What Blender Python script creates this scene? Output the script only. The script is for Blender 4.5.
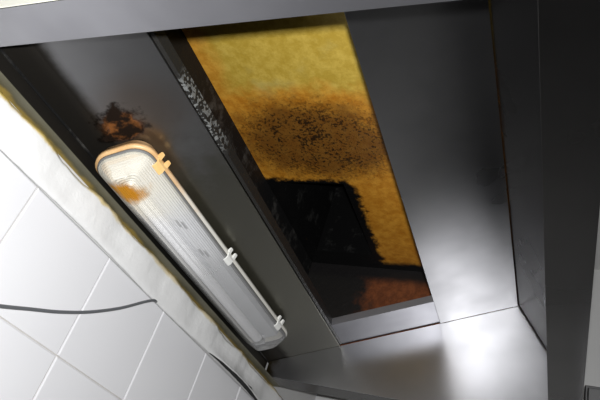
import bpy, bmesh, math, random
from mathutils import Vector, Matrix

for o in list(bpy.data.objects): bpy.data.objects.remove(o, do_unlink=True)
scn = bpy.context.scene
col = scn.collection

# ------------------------------------------------------------------ camera
S = 0.745                      # metres per unit (unit = distance camera to tiled wall)
CAMZ = 1.5
CAM = Vector((S, 0.0, CAMZ))
R = ((0.90710826, 0.03644336, -0.41931669),      # world x, y, z in camera (right, down, forward)
     (0.3129982, 0.60765666, 0.72992158),
     (0.28140137, -0.79336326, 0.53980367))
right = Vector((R[0][0], R[1][0], R[2][0]))
down = Vector((R[0][1], R[1][1], R[2][1]))
fwd = Vector((R[0][2], R[1][2], R[2][2]))
cd = bpy.data.cameras.new('camera'); cam = bpy.data.objects.new('camera', cd); col.objects.link(cam)
up = -down
m = Matrix((( right.x, up.x, -fwd.x, CAM.x), (right.y, up.y, -fwd.y, CAM.y),
            (right.z, up.z, -fwd.z, CAM.z), (0, 0, 0, 1)))
cam.matrix_world = m
cd.sensor_width = 36; cd.lens = 597 / 600 * 36; cd.clip_start = 0.01
scn.camera = cam

# ------------------------------------------------------------------ light
w = bpy.data.worlds.new('world'); scn.world = w; w.use_nodes = True
w.node_tree.nodes['Background'].inputs[0].default_value = (0.75, 0.85, 1.0, 1)
w.node_tree.nodes['Background'].inputs[1].default_value = 0.25
fl = bpy.data.lights.new('camera_flash', 'AREA'); fl.shape = 'RECTANGLE'; fl.size = 0.03; fl.size_y = 0.018
fl.energy = 19; fl.color = (0.985, 0.985, 1.0)
flo = bpy.data.objects.new('camera_flash', fl); col.objects.link(flo)
fm = m.copy(); fm.translation = CAM + up * 0.032 + right * 0.012 + fwd * 0.0
flo.matrix_world = fm
# added unseen lamp, a faint fill out in the room
kl = bpy.data.lights.new('room_fill_light', 'AREA'); kl.shape = 'RECTANGLE'; kl.size = 1.2; kl.size_y = 0.15
kl.energy = 1.0; kl.color = (0.85, 0.93, 1.0)
klo = bpy.data.objects.new('room_fill_light', kl); col.objects.link(klo); klo.location = (2.1, -0.6, 2.52)
vs = scn.view_settings
vs.view_transform = 'Standard'; vs.look = 'None'; vs.exposure = 0.0; vs.gamma = 1.0; vs.use_curve_mapping = False

# ------------------------------------------------------------------ helpers
def P(x, y, z): return Vector(((x + 1) * S, y * S, CAMZ + z * S))

def obj(name, me, mat, parent=None, kind=None, label=None, cat=None, group=None, smooth=False):
    o = bpy.data.objects.new(name, me); col.objects.link(o)
    if mat and not me.materials: me.materials.append(mat)
    if parent: o.parent = parent
    if kind: o['kind'] = kind
    if label: o['label'] = label
    if cat: o['category'] = cat
    if group: o['group'] = group
    if smooth:
        for p in me.polygons: p.use_smooth = len(p.vertices) <= 4
    return o

def empty(name, label, cat, loc=(0, 0, 0)):
    o = bpy.data.objects.new(name, None); col.objects.link(o)
    o.location = loc; o['label'] = label; o['category'] = cat; o.empty_display_size = 0.05
    return o

def mesh(name, vs_, fs):
    me = bpy.data.meshes.new(name); me.from_pydata([tuple(v) for v in vs_], [], fs)
    bm = bmesh.new(); bm.from_mesh(me); bmesh.ops.recalc_face_normals(bm, faces=bm.faces); bm.to_mesh(me); bm.free()
    me.update(); return me

def slab(name, pts, off):
    """polygon (world points) thickened by vector off"""
    n = len(pts); off = Vector(off)
    v = [Vector(p) for p in pts] + [Vector(p) + off for p in pts]
    f = [tuple(range(n)), tuple(range(2 * n - 1, n - 1, -1))]
    for i in range(n): j = (i + 1) % n; f.append((i, j, j + n, i + n))
    return mesh(name, v, f)

def box(name, a, b):
    x0, y0, z0 = a; x1, y1, z1 = b
    return slab(name, [(x0, y0, z0), (x1, y0, z0), (x1, y1, z0), (x0, y1, z0)], (0, 0, z1 - z0))

def sheet(name, prof, y0, y1, t, ny=1, wob=0.0, seed=0):
    """open (x,z) profile in units, extruded along y, thickness t metres to the left of the profile direction"""
    pts = [Vector(((x + 1) * S, CAMZ + z * S)) for x, z in prof]
    nor = []
    for i in range(len(pts)):
        d = Vector((0, 0))
        if i > 0: d += (pts[i] - pts[i - 1]).normalized()
        if i < len(pts) - 1: d += (pts[i + 1] - pts[i]).normalized()
        d.normalize(); nor.append(Vector((-d.y, d.x)))
    ring = pts + [p + q * t for p, q in reversed(list(zip(pts, nor)))]
    n = len(ring); v = []; f = []
    for k in range(ny + 1):
        y = (y0 + (y1 - y0) * k / ny) * S
        for q in ring: v.append((q.x, y, q.y))
    for k in range(ny):
        for i in range(n):
            j = (i + 1) % n
            f.append((k * n + i, k * n + j, (k + 1) * n + j, (k + 1) * n + i))
    f.append(tuple(range(n - 1, -1, -1))); f.append(tuple(range(ny * n, ny * n + n)))
    return mesh(name, v, f)

def bevel(o, wd=0.0015, seg=2):
    b = o.modifiers.new('bevel', 'BEVEL'); b.width = wd; b.segments = seg; b.limit_method = 'ANGLE'; b.angle_limit = 0.6
    return o

# ------------------------------------------------------------------ node helpers
class NT:
    def __init__(s, name):
        s.m = bpy.data.materials.new(name); s.m.use_nodes = True; s.t = s.m.node_tree
        s.b = s.t.nodes['Principled BSDF']; s.out = s.t.nodes['Material Output']
        s.pos = s.n('ShaderNodeNewGeometry').outputs['Position']
        sp = s.n('ShaderNodeSeparateXYZ'); s.l(s.pos, sp.inputs[0])
        # unit coordinates measured from the camera standpoint
        s.X = s.ma('SUBTRACT', s.ma('DIVIDE', sp.outputs[0], S), 1.0)
        s.Y = s.ma('DIVIDE', sp.outputs[1], S)
        s.Z = s.ma('DIVIDE', s.ma('SUBTRACT', sp.outputs[2], CAMZ), S)
    def n(s, t): return s.t.nodes.new(t)
    def l(s, a, b): s.t.links.new(a, b)
    def put(s, v, sock):
        if hasattr(v, 'is_output') or isinstance(v, bpy.types.NodeSocket): s.l(v, sock)
        elif isinstance(v, (tuple, list)) and len(v) == 3 and sock.type == 'RGBA': sock.default_value = (*v, 1)
        else: sock.default_value = v
    def ma(s, op, a, b=0.0, c=None, clamp=False):
        n = s.n('ShaderNodeMath'); n.operation = op; n.use_clamp = clamp
        s.put(a, n.inputs[0]); s.put(b, n.inputs[1])
        if c is not None: s.put(c, n.inputs[2])
        return n.outputs[0]
    def ss(s, v, a, b):
        """smoothstep of v from a (0) to b (1)"""
        n = s.n('ShaderNodeMapRange'); n.interpolation_type = 'SMOOTHSTEP'
        s.put(v, n.inputs['Value'])
        if a < b: n.inputs[1].default_value = a; n.inputs[2].default_value = b; n.inputs[3].default_value = 0; n.inputs[4].default_value = 1
        else: n.inputs[1].default_value = b; n.inputs[2].default_value = a; n.inputs[3].default_value = 1; n.inputs[4].default_value = 0
        return n.outputs[0]
    def noise(s, scale, detail=3, rough=0.55, stretch=None, w=None):
        n = s.n('ShaderNodeTexNoise'); n.inputs['Scale'].default_value = scale
        n.inputs['Detail'].default_value = detail; n.inputs['Roughness'].default_value = rough
        mp = s.n('ShaderNodeMapping'); s.l(s.pos, mp.inputs[0])
        if stretch: mp.inputs['Scale'].default_value = stretch
        if w: mp.inputs['Location'].default_value = (w, w * 1.7, w * 0.6)
        s.l(mp.outputs[0], n.inputs['Vector'])
        return n.outputs['Fac']
    def mix(s, f, a, b):
        n = s.n('ShaderNodeMix'); n.data_type = 'RGBA'
        s.put(f, n.inputs[0]); s.put(a, n.inputs[6]); s.put(b, n.inputs[7])
        return n.outputs[2]
    def fmix(s, f, a, b):
        n = s.n('ShaderNodeMix'); n.data_type = 'FLOAT'
        s.put(f, n.inputs[0]); s.put(a, n.inputs[2]); s.put(b, n.inputs[3])
        return n.outputs[0]
    def ell(s, a, b, ca, cb, ra, rb):
        """normalised elliptic distance"""
        p = s.ma('DIVIDE', s.ma('SUBTRACT', a, ca), ra); q = s.ma('DIVIDE', s.ma('SUBTRACT', b, cb), rb)
        return s.ma('SQRT', s.ma('ADD', s.ma('MULTIPLY', p, p), s.ma('MULTIPLY', q, q)))
    def set(s, **k):
        nm = dict(c='Base Color', r='Roughness', me='Metallic', sp='Specular IOR Level', an='Anisotropic', coat='Coat Weight', cr='Coat Roughness', al='Alpha')
        for a, v in k.items(): s.put(v, s.b.inputs[nm[a]])
    def bump(s, h, st=0.3, dist=0.002):
        n = s.n('ShaderNodeBump'); n.inputs['Strength'].default_value = st; n.inputs['Distance'].default_value = dist
        s.put(h, n.inputs['Height']); s.l(n.outputs[0], s.b.inputs['Normal'])

def steel(name, base=(0.265, 0.265, 0.27), r0=0.22, r1=0.38, stretch=(1, 1, 1), wave=0.18, fine=1.0):
    t = NT(name)
    br = t.noise(60, 4, 0.6, stretch)
    bl = t.noise(5, 3, 0.6)
    t.set(c=t.mix(t.ss(bl, 0.35, 0.75), base, tuple(c * 0.8 for c in base)), me=1.0)
    t.set(r=t.fmix(bl, r0, r1))
    wav = t.noise(4.5, 2, 0.5, (1, 0.6, 1), 5.3)
    t.bump(t.ma('ADD', t.ma('MULTIPLY', br, 0.05 * fine), wav), wave, 0.004)
    return t

# ------------------------------------------------------------------ materials
M = {}
ALONG = (6, 0.15, 6)      # brushing runs along the hood
ACROSS = (0.15, 6, 0.15)
M['steel'] = steel('brushed_steel', stretch=ALONG).m
t = steel('brushed_steel_end', base=(0.45, 0.45, 0.46), r0=0.28, r1=0.38, stretch=(0.15, 6, 6), wave=0.14)
ec = t.b.inputs['Base Color'].links[0].from_socket; ez = t.noise(40, 4, 0.6)
cor = t.ss(t.ma('ADD', t.X, t.ma('MULTIPLY', t.ma('SUBTRACT', ez, 0.5), 0.06)), -0.945, -0.985)
t.set(c=t.mix(t.ma('MULTIPLY', cor, t.ss(t.Y, 1.7, 1.8)), ec, (0.10, 0.075, 0.03)))
M['steel_end'] = t.m
M['rim_near'] = steel('near_rim_steel', base=(0.34, 0.34, 0.36), r0=0.3, r1=0.42, stretch=(0.15, 6, 6)).m
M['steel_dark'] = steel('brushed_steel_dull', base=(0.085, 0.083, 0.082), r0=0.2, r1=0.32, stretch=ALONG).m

# rear panel: steel with burnt rust by the lamp and a darker band along the wall
t = steel('rear_panel_steel', base=(0.37, 0.37, 0.375), r0=0.25, r1=0.38, stretch=ALONG)
bc = t.b.inputs['Base Color'].links[0].from_socket
nz = t.noise(22, 4, 0.65); nb = t.noise(60, 4, 0.7, None, 3.1)
band = t.ss(t.ma('ADD', t.X, t.ma('MULTIPLY', t.ma('SUBTRACT', nz, 0.5), 0.015)), -0.905, -0.938)
bc = t.mix(t.ss(t.ma('ADD', t.Y, t.ma('MULTIPLY', t.ma('SUBTRACT', nz, 0.5), 0.3)), 0.72, 1.0), bc, (0.21, 0.205, 0.175))
c = t.mix(band, bc, (0.055, 0.050, 0.043))
halo = t.ss(t.ell(t.X, t.Y, -0.84, 0.70, 0.13, 0.13), 1.0, 0.2)
c = t.mix(t.ma('MULTIPLY', halo, 0.4), c, (0.22, 0.13, 0.06))
e = t.ma('ADD', t.ell(t.X, t.Y, -0.895, 0.725, 0.065, 0.06), t.ma('MULTIPLY', t.ma('SUBTRACT', nz, 0.5), 2.0))
rust = t.ss(e, 1.0, 0.7)
rc = t.mix(t.ss(nz, 0.50, 0.66), (0.010, 0.006, 0.004), (0.15, 0.055, 0.015))
c = t.mix(rust, c, rc)
t.set(c=c, me=t.ss(rust, 1.0, 0.8), r=t.fmix(t.ma('MAXIMUM', band, rust), 0.32, 0.55), sp=0.06)
M['rear'] = t.m

t = NT('yellowed_steel'); t.set(c=t.mix(t.noise(8, 3), (0.74, 0.73, 0.62), (0.80, 0.79, 0.70)), r=0.4, me=0.1); M['cream'] = t.m
# olive greasy back flange
t = NT('greasy_flange'); nz = t.noise(25, 4, 0.6); nf = t.noise(120, 3, 0.6)
lowedge = t.ss(t.ma('ADD', t.X, t.ma('MULTIPLY', t.ma('SUBTRACT', nz, 0.5), 0.03)), -0.983, -0.997)
c = t.mix(nz, (0.065, 0.062, 0.038), (0.12, 0.112, 0.075))
c = t.mix(t.ma('MULTIPLY', lowedge, 0.8), c, (0.38, 0.27, 0.06))
t.set(c=c, r=0.45, me=0.15); t.bump(nf, 0.3, 0.001); M['olive'] = t.m

# white sealant tape
t = NT('white_sealant'); nz = t.noise(30, 4, 0.6); nf = t.noise(9, 5, 0.65, None, 2.0)
top = t.ss(t.ma('ADD', t.Z, t.ma('MULTIPLY', t.ma('SUBTRACT', nz, 0.5), 0.02)), 0.601, 0.610)
near = t.ss(t.Y, 1.15, 0.5)
c = t.mix(t.ma('MULTIPLY', t.ss(nf, 0.5, 0.75), 0.3), (0.70, 0.70, 0.685), (0.50, 0.50, 0.485))
c = t.mix(t.ma('MULTIPLY', top, t.fmix(near, 0.55, 0.95)), c, (0.55, 0.40, 0.08))
t.set(c=c, r=0.45); t.bump(t.ma('ADD', nf, t.ma('MULTIPLY', nz, 0.5)), 0.6, 0.005); M['seal'] = t.m

t = NT('gap_shade_black'); t.set(c=(0.012, 0.012, 0.012), r=0.9); M['gap_shade'] = t.m  # near-black stands in for the shadowed gap under the sealant
t = NT('white_glazed_tile'); nz = t.noise(3, 2)
t.set(c=t.mix(nz, (0.67, 0.67, 0.68), (0.72, 0.72, 0.725)), r=0.16); t.bump(t.noise(14, 2), 0.04, 0.002); M['tile'] = t.m
t = NT('grout'); t.set(c=t.mix(t.noise(30), (0.40, 0.38, 0.35), (0.55, 0.53, 0.5)), r=0.9); M['grout'] = t.m
t = NT('white_plaster'); t.set(c=t.mix(t.noise(4, 4), (0.48, 0.48, 0.47), (0.56, 0.56, 0.545)), r=0.8); t.bump(t.noise(60, 3), 0.2, 0.002); M['plaster'] = t.m
t = NT('dark_floor'); t.set(c=t.mix(t.noise(6, 4), (0.05, 0.045, 0.04), (0.09, 0.08, 0.07)), r=0.5); M['floor'] = t.m
t = NT('room_wall_paint'); t.set(c=t.mix(t.noise(3, 4), (0.20, 0.19, 0.18), (0.26, 0.25, 0.23)), r=0.8); M['paint'] = t.m

# plenum ceiling: galvanised sheet under yellow grease, browned and sooted towards the duct
t = NT('greased_plenum_ceiling')
n1 = t.noise(7, 5, 0.6); n2 = t.noise(45, 5, 0.7); n3 = t.noise(140, 3, 0.6); n4 = t.noise(18, 5, 0.65, None, 1.3)
yel = t.mix(t.ss(n2, 0.35, 0.7), (0.46, 0.31, 0.04), (0.60, 0.43, 0.08))
yel = t.mix(t.ss(n1, 0.5, 0.75), yel, (0.50, 0.42, 0.14))
org = t.mix(t.ss(n2, 0.3, 0.7), (0.46, 0.18, 0.014), (0.66, 0.31, 0.035))
yj = t.ma('ADD', t.Y, t.ma('MULTIPLY', t.ma('SUBTRACT', n4, 0.5), 0.16))
xj = t.ma('ADD', t.X, t.ma('MULTIPLY', t.ma('SUBTRACT', n4, 0.5), 0.10))
# orange front from y=1.0 on; edges along the wall rust orange
f1 = t.ss(t.ma('SUBTRACT', yj, t.ma('MULTIPLY', t.X, 0.05)), 1.03, 1.13)
edge = t.ss(xj, -0.90, -0.985)
c = t.mix(t.ma('MAXIMUM', f1, t.ma('MULTIPLY', edge, 0.8)), yel, org)
# dark brown burnt island
e = t.ma('ADD', t.ell(t.X, t.Y, -0.74, 1.26, 0.30, 0.20), t.ma('MULTIPLY', t.ma('SUBTRACT', n4, 0.5), 0.9))
isl = t.ss(e, 1.15, 0.55)
c = t.mix(t.ma('MULTIPLY', isl, 0.8), c, (0.085, 0.032, 0.008))
n5 = t.noise(150, 4, 0.7, None, 0.7)
spk = t.ma('MULTIPLY', t.ss(t.ma('ADD', n5, t.ma('MULTIPLY', t.ma('SUBTRACT', n4, 0.5), 0.5)), 0.50, 0.60), t.ss(e, 1.25, 0.5))
c = t.mix(t.ma('MULTIPLY', spk, 0.88), c, (0.006, 0.005, 0.004))
# soot round the duct
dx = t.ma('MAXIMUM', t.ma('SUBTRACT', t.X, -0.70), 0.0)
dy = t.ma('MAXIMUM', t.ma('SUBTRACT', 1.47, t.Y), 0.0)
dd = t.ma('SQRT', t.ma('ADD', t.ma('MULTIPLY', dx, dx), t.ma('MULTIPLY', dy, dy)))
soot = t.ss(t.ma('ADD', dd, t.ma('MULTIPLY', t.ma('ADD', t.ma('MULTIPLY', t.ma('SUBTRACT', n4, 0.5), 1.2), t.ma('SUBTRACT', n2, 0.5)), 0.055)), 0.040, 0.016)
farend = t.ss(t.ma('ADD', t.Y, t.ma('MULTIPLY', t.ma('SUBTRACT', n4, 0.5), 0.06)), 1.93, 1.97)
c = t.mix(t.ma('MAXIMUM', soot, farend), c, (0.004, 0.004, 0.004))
t.set(c=c, r=t.fmix(n2, 0.25, 0.5), me=0.1); t.bump(t.ma('ADD', n2, t.ma('MULTIPLY', n3, 0.5)), 0.35, 0.003)
M['plenum'] = t.m

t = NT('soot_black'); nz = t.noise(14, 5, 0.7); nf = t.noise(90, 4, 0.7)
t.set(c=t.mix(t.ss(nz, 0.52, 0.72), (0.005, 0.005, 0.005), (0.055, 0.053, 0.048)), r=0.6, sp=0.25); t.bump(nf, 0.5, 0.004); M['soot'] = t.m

t = NT('matt_soot'); t.set(c=t.mix(t.ss(t.noise(16, 5, 0.7), 0.55, 0.75), (0.004, 0.004, 0.004), (0.03, 0.03, 0.028)), r=0.9, sp=0.05); M['ductsoot'] = t.m
t = NT('rust_red_end_plate'); nz = t.noise(16, 5, 0.65); nf = t.noise(60, 4, 0.7)
c = t.mix(t.ss(nf, 0.35, 0.7), (0.11, 0.032, 0.010), (0.19, 0.058, 0.018))
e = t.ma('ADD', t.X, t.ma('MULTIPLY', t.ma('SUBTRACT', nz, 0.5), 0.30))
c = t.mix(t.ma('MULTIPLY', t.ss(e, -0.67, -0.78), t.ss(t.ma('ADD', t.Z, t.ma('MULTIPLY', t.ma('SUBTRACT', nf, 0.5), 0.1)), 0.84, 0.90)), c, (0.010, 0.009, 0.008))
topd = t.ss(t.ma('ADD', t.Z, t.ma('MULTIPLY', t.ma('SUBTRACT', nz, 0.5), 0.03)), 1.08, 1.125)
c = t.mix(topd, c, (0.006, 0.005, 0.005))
t.set(c=c, r=0.5, me=0.1); t.bump(nf, 0.4, 0.003); M['endrust'] = t.m

# ledge with scraped foil residue
t = NT('scraped_ledge'); nz = t.noise(40, 3, 0.6, (1, 1, 1)); nf = t.noise(150, 2, 0.5, (1, 1, 1))
zone = t.ma('MULTIPLY', t.ss(t.Y, 0.64, 0.68), t.ss(t.Y, 0.90, 0.82))
sc = t.ma('MULTIPLY', zone, t.ss(nf, 0.50, 0.56))
t.set(c=t.mix(sc, (0.02, 0.019, 0.017), (0.28, 0.29, 0.28)), r=0.4, me=t.fmix(sc, 0.3, 0.6)); t.bump(nf, 0.4, 0.002); M['ledge'] = t.m

# lamp materials
t = NT('yellowed_lamp_base'); nz = t.noise(30, 4, 0.6)
age = t.ss(t.ma('ADD', t.Y, t.ma('MULTIPLY', t.ma('SUBTRACT', nz, 0.5), 0.25)), 1.05, 0.80)
c = t.mix(age, (0.62, 0.60, 0.54), t.mix(nz, (0.46, 0.22, 0.06), (0.78, 0.56, 0.30)))
t.set(c=c, r=0.45); M['lampbase'] = t.m
t = NT('grey_gasket'); t.set(c=(0.14, 0.14, 0.135), r=0.6); M['gasket'] = t.m
t = NT('white_gear_tray'); t.set(c=(0.72, 0.73, 0.74), r=0.3); M['tray'] = t.m
t = NT('white_tube_glass'); t.set(c=(0.96, 0.96, 0.96), r=0.12); M['tube'] = t.m
t = NT('aluminium_cap'); t.set(c=(0.6, 0.6, 0.6), r=0.3, me=1.0); M['cap'] = t.m
t = NT('dark_print'); t.set(c=(0.10, 0.10, 0.10), r=0.6); M['print'] = t.m
t = NT('clip_plastic'); nz = t.noise(60, 3)
age = t.ss(t.Y, 1.0, 0.85)
t.set(c=t.mix(age, (0.78, 0.78, 0.74), t.mix(nz, (0.75, 0.42, 0.12), (0.85, 0.62, 0.30))), r=0.35); M['clip'] = t.m

LCX = -0.862 - 0.063 * 0.9291; LCZ = 0.679 + (LCX + 0.982) * 0.3983      # lamp centre line on the hood panel
t = NT('ribbed_clear_diffuser')
nz = t.noise(35, 4, 0.6); n2 = t.noise(14, 3, 0.6)
uu = t.ma('ADD', t.ma('MULTIPLY', t.ma('SUBTRACT', t.X, LCX), 0.9291), t.ma('MULTIPLY', t.ma('SUBTRACT', t.Z, LCZ), 0.3699))
tr = t.n('ShaderNodeBsdfTransparent'); gl = t.n('ShaderNodeBsdfGlossy'); gl.inputs['Roughness'].default_value = 0.2
df = t.n('ShaderNodeBsdfTranslucent'); d2 = t.n('ShaderNodeBsdfDiffuse')
st = t.ma('MULTIPLY', t.ss(t.ma('ADD', t.ell(t.X, t.Y, -0.92, 0.845, 0.06, 0.045), t.ma('MULTIPLY', t.ma('SUBTRACT', nz, 0.5), 1.2)), 1.0, 0.4), 1.0)
ageing = t.ss(t.ma('ADD', t.Y, t.ma('MULTIPLY', t.ma('SUBTRACT', n2, 0.5), 0.2)), 1.02, 0.82)
cc = t.mix(t.ma('MULTIPLY', ageing, 0.55), (0.99, 0.99, 0.99), (0.97, 0.89, 0.62))
cc = t.mix(st, cc, (0.55, 0.25, 0.02))
for s_ in (df, d2): t.l(cc, s_.inputs['Color'])
t.l(t.mix(st, (0.97, 0.97, 0.97), (0.7, 0.40, 0.06)), tr.inputs['Color'])
fr = t.n('ShaderNodeLayerWeight'); fr.inputs['Blend'].default_value = 0.25
a = t.n('ShaderNodeMixShader'); a.inputs[0].default_value = 0.82; t.l(df.outputs[0], a.inputs[1]); t.l(d2.outputs[0], a.inputs[2])
b = t.n('ShaderNodeMixShader'); t.l(t.fmix(t.ma('MAXIMUM', st, t.ma('MULTIPLY', ageing, 0.5)), t.fmix(t.ss(uu, -0.030, -0.036), t.fmix(t.ss(t.Y, 1.0, 1.4), 0.32, 0.20), 0.06), 0.78), b.inputs[0]); t.l(tr.outputs[0], b.inputs[1]); t.l(a.outputs[0], b.inputs[2])
cmx = t.n('ShaderNodeMixShader'); t.l(t.ma('ADD', t.ma('MULTIPLY', fr.outputs['Fresnel'], 0.6), 0.03), cmx.inputs[0]); t.l(b.outputs[0], cmx.inputs[1]); t.l(gl.outputs[0], cmx.inputs[2])
t.l(cmx.outputs[0], t.out.inputs['Surface']); M['diff'] = t.m

t = NT('grey_cable_sheath'); t.set(c=(0.10, 0.105, 0.11), r=0.4); M['cable'] = t.m

# ------------------------------------------------------------------ the room
RX, RY0, RH = 5.0, -3.4, 2.62
FARY = 2.45 * S
obj('floor', box('floor', (-0.1, RY0, -0.1), (RX, FARY + 0.1, 0)), M['floor'], kind='structure', label='dark kitchen floor far below the hood')
obj('ceiling', box('ceiling', (-0.1, RY0, RH), (RX, FARY + 0.1, RH + 0.1)), M['plaster'], kind='structure', label='white ceiling above the hood')
obj('wall_far', box('wall_far', (0, FARY, 0), (RX, FARY + 0.1, RH)), M['plaster'], kind='structure', label='white wall beyond the far end of the hood')
obj('wall_right', box('wall_right', (RX, RY0, 0), (RX + 0.1, FARY + 0.1, RH)), M['paint'], kind='structure', label='dim wall across the room')
obj('wall_near', box('wall_near', (-0.1, RY0 - 0.1, 0), (RX, RY0, RH)), M['paint'], kind='structure', label='dim wall behind the camera')
wall = obj('wall_left', box('wall_left', (-0.1, RY0, 0), (-0.003, FARY, RH)), M['grout'], kind='structure', label='white tiled wall with pale grout below the hood')
ztop = CAMZ + 0.531 * S
obj('plaster', box('plaster', (-0.003, RY0, ztop), (-0.0005, FARY, RH)), M['plaster'], wall)

# tiles, each its own piece
def tile_mesh(h):
    g = 0.0011; a = 0.1 - g; k = 0.0022; d = 0.0038; hb = h - 2 * g
    v = []
    for (ins, x) in ((0, 0), (0, d - 0.0012), (k, d)):
        v += [(x, -a + ins, ins), (x, a - ins, ins), (x, a - ins, hb - ins), (x, -a + ins, hb - ins)]
    f = []
    for r in (0, 4):
        for i in range(4):
            j = (i + 1) % 4; f.append((r + i, r + j, r + 4 + j, r + 4 + i))
    f.append((8, 9, 10, 11))
    return mesh('tile', v, f)
tm_cut = tile_mesh((0.531 - 0.281) * S); tm = tile_mesh(0.2)
rnd = random.Random(4)
y0 = 0.709 * S
rows = [(ztop - 0.25 * S, tm_cut)] + [(ztop - 0.25 * S - 0.2 * k, tm) for k in range(1, 9)]
for zi, me in rows:
    for k in range(-12, 7):
        yc = y0 + 0.1 + 0.2 * k
        if yc + 0.1 > FARY + 0.001 or yc - 0.1 < RY0: continue
        o = obj('tile', me, M['tile'], wall); o.location = (-0.0037, yc, zi + 0.0011)
        o.rotation_euler = (0, rnd.uniform(-0.003, 0.003), rnd.uniform(-0.003, 0.003))

# ------------------------------------------------------------------ extractor hood
hood = empty('extractor_hood', 'stainless steel kitchen extractor hood with open grease-stained filter slot, fixed above the tiled wall', 'extractor hood')
def RZ(x): return 0.679 + (x + 0.982) * 0.3983
YN, YNO, YF, YFO = 0.43, 0.36, 1.909, 2.0
ZR, ZT = 0.62, 1.157
XFI, XFO = -0.048, 0.034
T = 0.0014
WOFF = 0.004 / S
# back flange on the wall
bevel(obj('rear_rim', slab('rear_rim', [P(-0.9995, YNO, ZR - 0.004), P(-0.962, YNO, ZR), P(-0.962, YFO, ZR), P(-0.9995, YFO, ZR - 0.004)], (0, 0, T)), M['olive'], hood, label='olive greasy steel rim along the wall'), 0.0008)
# rear panel with curled edges
rear_prof = [(-0.998, 0.622), (-0.998, RZ(-0.998)), (-0.94, RZ(-0.94) + 0.002), (-0.92, RZ(-0.92)), (-0.743, RZ(-0.743)), (-0.743, RZ(-0.743) + 0.03)]
bevel(obj('rear_panel', sheet('rear_panel', rear_prof, YN, YF, T, 1), M['rear'], hood, label='steel rear panel darker along the wall and rusted beside the lamp'), 0.0008)
# ledge behind the rear panel edge
obj('filter_ledge', sheet('filter_ledge', [(-0.7405, RZ(-0.743) + 0.003), (-0.734, RZ(-0.734) + 0.004), (-0.734, RZ(-0.734) + 0.03)], YN + 0.06, YF - 0.004, T), M['ledge'], hood, label='dark filter ledge with silvery scrape marks')
# front baffle (right of the slot)
fb = [(-0.408, RZ(-0.408) + 0.035), (-0.408, RZ(-0.408)), (-0.1635, RZ(-0.1635))]
bevel(obj('front_baffle', sheet('front_baffle', fb, YN, YF - 0.002, T), M['steel'], hood, label='dark brushed steel panel beside the slot'), 0.0008)
# sill at the far end of the slot
def RPt(x, y, off=0.0): return P(x, y, RZ(x) + off)
ys = 1.76
v = [RPt(-0.742, YF - 0.001, 0.004), RPt(-0.409, YF - 0.001, 0.004), RPt(-0.409, ys, 0.004), RPt(-0.742, ys, 0.004)]
bevel(obj('slot_sill', slab('slot_sill', v, (-0.0005, 0, T)), M['rim_near'], hood), 0.0006)
v = [RPt(-0.742, ys, 0.004), RPt(-0.409, ys, 0.004), RPt(-0.409, ys - 0.004, 0.028), RPt(-0.742, ys - 0.004, 0.028)]
obj('sill_return', slab('sill_return', v, (0, 0.0012, 0)), M['rim_near'], hood)
v = [RPt(-0.742, YN + 0.001, 0.004), RPt(-0.409, YN + 0.001, 0.004), RPt(-0.409, 0.50, 0.004), RPt(-0.742, 0.50, 0.004)]
obj('slot_sill', slab('slot_sill', v, (-0.0005, 0, T)), M['rim_near'], hood)
# front sloping panel, vertical skirt, bottom flange, upturned lip
front = [(XFI, ZR + 0.03), (XFI, ZR), (XFO, ZR), (XFO, 0.70), (-0.161, 1.006), (-0.257, ZT)]
k = 0.004
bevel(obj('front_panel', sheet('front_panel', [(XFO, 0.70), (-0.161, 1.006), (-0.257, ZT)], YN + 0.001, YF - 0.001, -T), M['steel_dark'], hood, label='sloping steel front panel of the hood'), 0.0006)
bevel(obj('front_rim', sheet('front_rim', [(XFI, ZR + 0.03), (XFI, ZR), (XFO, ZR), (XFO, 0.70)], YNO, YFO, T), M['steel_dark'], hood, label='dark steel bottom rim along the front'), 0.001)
# inner end panels (under the roof line) and outer end plates
inner = [(-0.992, ZR + 0.001), (XFI - 0.002, ZR + 0.001), (XFI + 0.06, 0.66), (XFO - 0.004, 0.70), (-0.164, RZ(-0.164)), (-0.992, RZ(-0.992))]
bevel(obj('end_panel', slab('end_panel', [P(x, YF, z) for x, z in inner], (0, T, 0)), M['steel_end'], hood, label='bright brushed steel end panel at the far end'), 0.0005)
obj('end_panel', slab('end_panel', [P(x, YN, z) for x, z in inner], (0, -T, 0)), M['steel_end'], hood)
outer = [(-0.994, ZR + 0.003), (XFO, ZR + 0.003), (XFO, 0.70), (-0.257, ZT), (-0.994, ZT)]
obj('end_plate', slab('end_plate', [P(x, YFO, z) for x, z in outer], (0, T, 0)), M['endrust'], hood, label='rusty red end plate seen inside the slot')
obj('end_plate', slab('end_plate', [P(x, YNO, z) for x, z in outer], (0, -T, 0)), M['cream'], hood, label='outer steel end plate at the near end')
# end rims
for nm, a, b in (('end_rim', YF, YFO), ('end_rim', YNO, YN)):
    v = [P(-0.993, a, ZR), P(XFI, a, ZR), P(XFI, b, ZR), P(-0.993, b, ZR)]
    bevel(obj(nm, slab(nm, v, (0, 0, T)), M['rim_near'] if a < 1 else M['steel_dark'], hood, label='pale steel bottom rim at the near end' if a < 1 else 'thin dark steel bottom rim at the far end'), 0.0008)
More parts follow.
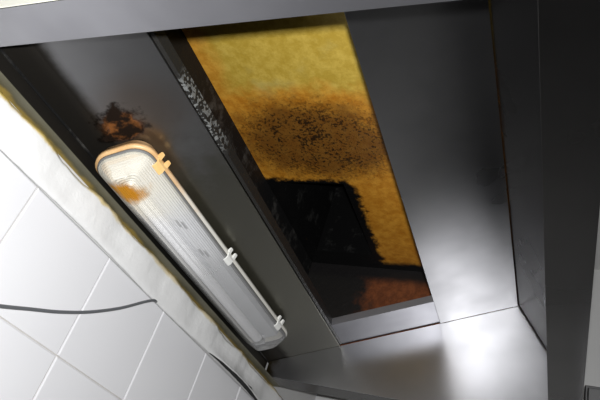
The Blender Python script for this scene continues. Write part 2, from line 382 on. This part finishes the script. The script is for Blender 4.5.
# plenum
hx0, hx1, hy0, hy1 = -0.94, -0.705, 1.465, 1.90
def P2(x, y): return P(x, y, ZT)
Xa, Xb, Ya, Yb = -0.994, -0.257, YNO, YFO
xs = [Xa, hx0, hx1, Xb]; yy = [Ya, hy0, hy1, Yb]
vv = [P(x, y, ZT) for y in yy for x in xs]; n0 = len(vv)
vv += [p + Vector((0, 0, T)) for p in vv]
ff = []
for j in range(3):
    for i in range(3):
        if i == 1 and j == 1: continue
        q = [j * 4 + i, j * 4 + i + 1, (j + 1) * 4 + i + 1, (j + 1) * 4 + i]
        ff.append(tuple(q)); ff.append(tuple(a + n0 for a in reversed(q)))
for a, b in ((5, 6), (6, 10), (10, 9), (9, 5), (0, 3), (3, 15), (15, 12), (12, 0)): ff.append((a, b, b + n0, a + n0))
obj('plenum_ceiling', mesh('plenum_ceiling', vv, ff), M['plenum'], hood, label='yellow and orange grease-stained plenum ceiling with soot')
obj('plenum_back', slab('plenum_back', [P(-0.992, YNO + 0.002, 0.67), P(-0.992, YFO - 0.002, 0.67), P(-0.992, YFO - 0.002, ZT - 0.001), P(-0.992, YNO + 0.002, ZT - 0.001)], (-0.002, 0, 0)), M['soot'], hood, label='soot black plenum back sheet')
# duct rising to the ceiling
dz = RH - 0.001
z0 = CAMZ + ZT * S + T
def duct():
    a = [P(hx0, hy0, 0), P(hx1, hy0, 0), P(hx1, hy1, 0), P(hx0, hy1, 0)]
    e_ = 0.0015
    cen = sum(a, Vector()) / 4
    b = [p + Vector((math.copysign(e_, (p - cen).x), math.copysign(e_, (p - cen).y), 0)) for p in a]
    v = []
    for z in (z0, dz):
        for r in (a, b):
            for p in r: v.append((p.x, p.y, z))
    f = []
    for i in range(4):
        j = (i + 1) % 4
        f += [(i, j, 8 + j, 8 + i), (4 + i, 12 + i, 12 + j, 4 + j), (i, 4 + i, 4 + j, j), (8 + i, 8 + j, 12 + j, 12 + i)]
    return mesh('exhaust_duct', v, f)
obj('exhaust_duct', duct(), M['ductsoot'], hood, label='soot black exhaust duct opening')

# ------------------------------------------------------------------ sealant strip along the wall
def sealant():
    r = random.Random(7); n = 150; v = []; f = []
    ya, yb = YNO - 0.3, 2.30
    sw = 0.0
    for i in range(n + 1):
        y = ya + (yb - ya) * i / n
        sw = 0.75 * sw + r.uniform(-0.0022, 0.0022)
        zt = 0.611 + sw + 0.003 * math.sin(y * 23)
        zb = 0.531 + 0.0025 * math.sin(y * 9) + r.uniform(-0.0006, 0.0006)
        lift = 0.0
        if 1.50 < y < 1.98:                                  # lower edge curls off the tiles
            kf = math.sin((y - 1.50) / 0.48 * math.pi); lift = 0.016 * kf; zb += 0.005 * kf
        bul = 0.0105 + 0.002 * math.sin(y * 31) + r.uniform(-0.0008, 0.0008)
        pr = [(0.001, zb), (0.004 + lift, zb), (0.0065 + lift * 0.7, zb + 0.006), (bul - 0.003, 0.55), (bul - 0.002, 0.58), (bul, zt - 0.008), (bul - 0.0015, zt), (0.001, zt)]
        for x, z in pr: v.append((x, y * S, CAMZ + z * S))
    m_ = 8
    for i in range(n):
        for j in range(m_ - 1):
            f.append((i * m_ + j, i * m_ + j + 1, (i + 1) * m_ + j + 1, (i + 1) * m_ + j))
        f.append((i * m_ + 7, i * m_, (i + 1) * m_, (i + 1) * m_ + 7))
    f.append(tuple(range(m_))); f.append(tuple(reversed(range(n * m_, n * m_ + m_))))
    me = mesh('sealant_strip', v, f)
    me.materials.append(M['seal']); me.materials.append(M['gap_shade'])
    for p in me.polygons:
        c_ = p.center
        if abs(p.normal.z) > 0.7 and c_.z < CAMZ + 0.545 * S and 1.53 < c_.y / S < 1.96: p.material_index = 1  # curled underside coloured black as the shaded gap
    return me
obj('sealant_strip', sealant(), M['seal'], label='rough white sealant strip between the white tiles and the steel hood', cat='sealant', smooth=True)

# ------------------------------------------------------------------ light fitting
LU = Vector((0.9291, 0, 0.3699)); LW = Vector((0.3699, 0, -0.9291)); LY = Vector((0, 1, 0))
HW = 0.063; LC_X = -0.862 - HW * 0.9291
y_a, y_b = 0.762, 1.705; YC = (y_a + y_b) / 2; HL = (y_b - y_a) / 2
LO = P(LC_X, YC, RZ(LC_X)) + LW * 0.003
lamp = empty('light_fitting', 'long clear-covered fluorescent light fitting with yellowed end, mounted inside the hood', 'light fitting', LO)
def LP(u, y, w): return (LU * u + LY * y + LW * w * 0.76) * S          # local, in units
def rrect(hw, hl, r, seg=7):
    r = max(min(r, hw * 0.98), 1e-4); pts = []
    for cx, cy, a0 in ((hw - r, hl - r, 0), (-hw + r, hl - r, 90), (-hw + r, -hl + r, 180), (hw - r, -hl + r, 270)):
        for i in range(seg + 1):
            a = math.radians(a0 + 90 * i / seg); pts.append((cx + r * math.cos(a), cy + r * math.sin(a)))
    return pts
def loft(name, prof, cap0=True, cap1=True, rad=0.04):
    v = []; f = []; n = None
    for ins, w in prof:
        pts = rrect(HW - ins, HL - ins, max(rad - ins, 0.012) if ins < HW - 0.013 else (HW - ins) * 0.9)
        n = len(pts)
        for u, y in pts: v.append(LP(u, y, w))
    for k in range(len(prof) - 1):
        for i in range(n):
            j = (i + 1) % n; f.append((k * n + i, k * n + j, (k + 1) * n + j, (k + 1) * n + i))
    if cap0: f.append(tuple(range(n - 1, -1, -1)))
    if cap1: f.append(tuple(range((len(prof) - 1) * n, len(prof) * n)))
    return mesh(name, v, f)
def lobj(nm, me, mat, smooth=False, label=None, parent=None):
    o = obj(nm, me, mat, parent or lamp, smooth=smooth, label=label); return o
# base tray: hollow shell
lobj('base_tray', loft('base_tray', [(0.006, 0), (0.000, 0.004), (-0.002, 0.026), (-0.010, 0.028), (-0.010, 0.042), (0.003, 0.042), (0.005, 0.030), (0.007, 0.006)], True, True), M['lampbase'], True, 'beige plastic base browned at the near end')
lobj('gasket', loft('gasket', [(-0.001, 0.0425), (-0.0045, 0.044), (-0.0045, 0.052), (0.004, 0.0535), (0.004, 0.043)], False, False), M['gasket'], True, 'dark rubber gasket')
# diffuser: ribbed tapering cover
ctrl = [(0.001, 0.0555), (0.008, 0.066), (0.016, 0.077), (0.024, 0.088), (0.031, 0.0965), (0.042, 0.099), (0.052, 0.100), (0.0605, 0.1005)]
prof = []
def ci(s):
    s *= len(ctrl) - 1; i = min(int(s), len(ctrl) - 2); q = s - i
    return Vector((ctrl[i][0] + (ctrl[i + 1][0] - ctrl[i][0]) * q, ctrl[i][1] + (ctrl[i + 1][1] - ctrl[i][1]) * q))
NR = 28
for i in range(NR + 1):
    p = ci(i / NR); d = (ci(min(i / NR + 0.01, 1)) - ci(max(i / NR - 0.01, 0))).normalized()
    nrm = Vector((-d.y, d.x)); a = (0.0026 if p.x > 0.030 else 0.0012) if i % 2 else 0.0
    p = p + nrm * a
    prof.append((min(p.x, 0.061), p.y))
prof.insert(0, (-0.0015, 0.0555)); prof.insert(0, (-0.0015, 0.053))
dif = lobj('diffuser', loft('diffuser', prof, False, True), M['diff'], False, 'clear ribbed plastic cover with an orange heat stain')
# gear tray and tube
def lbox(nm, u0, u1, ya, yb, w0, w1):
    return slab(nm, [LP(u0, ya, w0), LP(u1, ya, w0), LP(u1, yb, w0), LP(u0, yb, w0)], (LW * (w1 - w0) * 0.76 * S))
def ltrap(nm, u0, u1, ya, yb, w0, w1, k):
    v = [LP(u0, ya, w0), LP(u1, ya, w0), LP(u1, yb, w0), LP(u0, yb, w0), LP(u0 + k, ya, w1), LP(u1 - k, ya, w1), LP(u1 - k, yb, w1), LP(u0 + k, yb, w1)]
    return mesh(nm, v, [(3, 2, 1, 0), (4, 5, 6, 7), (0, 1, 5, 4), (1, 2, 6, 5), (2, 3, 7, 6), (3, 0, 4, 7)])
tray = lobj('gear_tray', ltrap('gear_tray', -0.044, 0.052, -HL + 0.03, HL - 0.05, 0.034, 0.056, 0.010), M['tray'])
for ya in (-0.23, -0.10):
    for q in range(2):
        lobj('print_mark', lbox('print_mark', 0.012 + 0.010 * q, 0.018 + 0.010 * q, ya + 0.012 * q, ya + 0.03 + 0.012 * q, 0.0562, 0.0566), M['print'], parent=tray)
def cyl(nm, u, w, ya, yb, r, seg=20, rings=None):
    v = []; f = []; st = rings or [(ya, r * 0.96), (ya + 0.001, r), (ya + 0.003, r), (yb - 0.003, r), (yb - 0.001, r), (yb, r * 0.96)]
    for y, rr in st:
        for i in range(seg):
            a = 2 * math.pi * i / seg; v.append(LP(u + rr * math.cos(a), y, w + rr * math.sin(a)))
    for k in range(len(st) - 1):
        for i in range(seg):
            j = (i + 1) % seg; f.append((k * seg + i, k * seg + j, (k + 1) * seg + j, (k + 1) * seg + i))
    f.append(tuple(range(seg - 1, -1, -1))); f.append(tuple(range((len(st) - 1) * seg, len(st) * seg)))
    return mesh(nm, v, f)
TU, TW = -0.012, 0.076
tube = lobj('fluorescent_tube', cyl('fluorescent_tube', TU, TW, -HL + 0.055, HL - 0.085, 0.0172), M['tube'], True)
for e0, e1 in ((-HL + 0.040, -HL + 0.055), (HL - 0.085, HL - 0.070)):
    lobj('tube_cap', cyl('tube_cap', TU, TW, e0, e1, 0.0175, 20, [(e0, 0.015), (e0 + 0.003, 0.0177), (e1, 0.0177)]), M['cap'], True, parent=tube)
    ym = e0 - 0.006 if e0 < 0 else e1 + 0.006
    lobj('lamp_holder', ltrap('lamp_holder', TU - 0.020, TU + 0.020, ym - 0.006, ym + 0.006, 0.05, TW + 0.012, 0.005), M['tray'])
# clips along the room side
def clip_mesh(sgn):
    v = []; f = []; h = 0.015
    pr = [(-0.004, 0.036), (0.006, 0.030), (0.011, 0.040), (0.010, 0.052), (0.004, 0.062), (-0.004, 0.066), (-0.0065, 0.064), (0.001, 0.058), (0.006, 0.050), (0.007, 0.041), (0.004, 0.036)]
    for y in (-h, h):
        for a, w_ in pr: v.append(LP(sgn * (HW + a), y, w_))
    n = len(pr)
    for i in range(n): j = (i + 1) % n; f.append((i, j, n + j, n + i))
    f.append(tuple(range(n - 1, -1, -1))); f.append(tuple(range(n, 2 * n)))
    # two prongs
    for ya, yb in ((-0.019, -0.009), (0.009, 0.019)):
        b = len(v)
        for y in (ya, yb):
            for a, w_ in ((0.006, 0.034), (0.017, 0.024), (0.021, 0.026), (0.012, 0.044)): v.append(LP(sgn * (HW + a), y, w_))
        f += [(b, b + 1, b + 5, b + 4), (b + 1, b + 2, b + 6, b + 5), (b + 2, b + 3, b + 7, b + 6), (b + 3, b, b + 4, b + 7), (b + 3, b + 2, b + 1, b), (b + 4, b + 5, b + 6, b + 7)]
    return mesh('clip', v, f)
for sgn in (1,):
    cm = clip_mesh(sgn)
    for yc in (0.825, 1.21, 1.60):
        o = lobj('clip', cm, M['clip']); o.location = LY * (yc - YC) * S

# ------------------------------------------------------------------ cable
def tube_path(nm, pts, r, seg=8, sub=6):
    def cr(p0, p1, p2, p3, q):
        return 0.5 * ((2 * p1) + (p2 - p0) * q + (2 * p0 - 5 * p1 + 4 * p2 - p3) * q * q + (3 * p1 - p0 - 3 * p2 + p3) * q ** 3)
    c = [2 * pts[0] - pts[1]] + pts + [2 * pts[-1] - pts[-2]]; path = []
    for i in range(len(pts) - 1):
        for k in range(sub): path.append(cr(c[i], c[i + 1], c[i + 2], c[i + 3], k / sub))
    path.append(pts[-1]); v = []; f = []
    for i, p in enumerate(path):
        d = (path[min(i + 1, len(path) - 1)] - path[max(i - 1, 0)]).normalized()
        a = d.cross(Vector((1, 0, 0.02))).normalized(); b = d.cross(a)
        for k in range(seg):
            t_ = 2 * math.pi * k / seg; v.append(p + a * r * math.cos(t_) + b * r * math.sin(t_))
    for i in range(len(path) - 1):
        for k in range(seg):
            j = (k + 1) % seg; f.append((i * seg + k, i * seg + j, (i + 1) * seg + j, (i + 1) * seg + k))
    f.append(tuple(range(seg))); f.append(tuple(range((len(path) - 1) * seg, len(path) * seg)))
    return mesh(nm, v, f)
cp = [(-0.965, 0.55, 0.20), (-0.97, 0.66, 0.247), (-0.975, 0.768, 0.291), (-0.98, 0.833, 0.319), (-0.98, 0.904, 0.350), (-0.98, 0.982, 0.391), (-0.98, 1.065, 0.445), (-0.98, 1.135, 0.500), (-0.983, 1.168, 0.522), (-0.988, 1.185, 0.527), (-0.994, 1.190, 0.530)]
cable = obj('power_cable', tube_path('power_cable', [P(*p) for p in cp], 0.0026), M['cable'], smooth=True, label='thin dark grey cable hanging across the white tiles from the sealant', cat='cable')

# ------------------------------------------------------------------ steel cabinet glimpsed beyond the hood
cab = empty('steel_cabinet', 'grey steel cabinet top glimpsed at the right edge past the hood', 'cabinet', (0.78, FARY, 0))
ct = CAMZ + 0.402 * (FARY - 0.3)
def cbox(nm, a, b, mat, **k): return bevel(obj(nm, box(nm, a, b), mat, cab, **k), 0.003)
cbox('body', (0.0, -0.30, ct - 0.62), (0.8, -0.004, ct), M['steel'])
for i in range(2):
    d = cbox('door', (0.006 + 0.397 * i, -0.318, ct - 0.61), (0.396 + 0.397 * i, -0.3005, ct - 0.012), M['steel'])
    h = bevel(obj('handle', box('handle', (0.36 + 0.06 * i, -0.335, ct - 0.58), (0.372 + 0.06 * i, -0.3185, ct - 0.45)), M['cap'], d), 0.002)
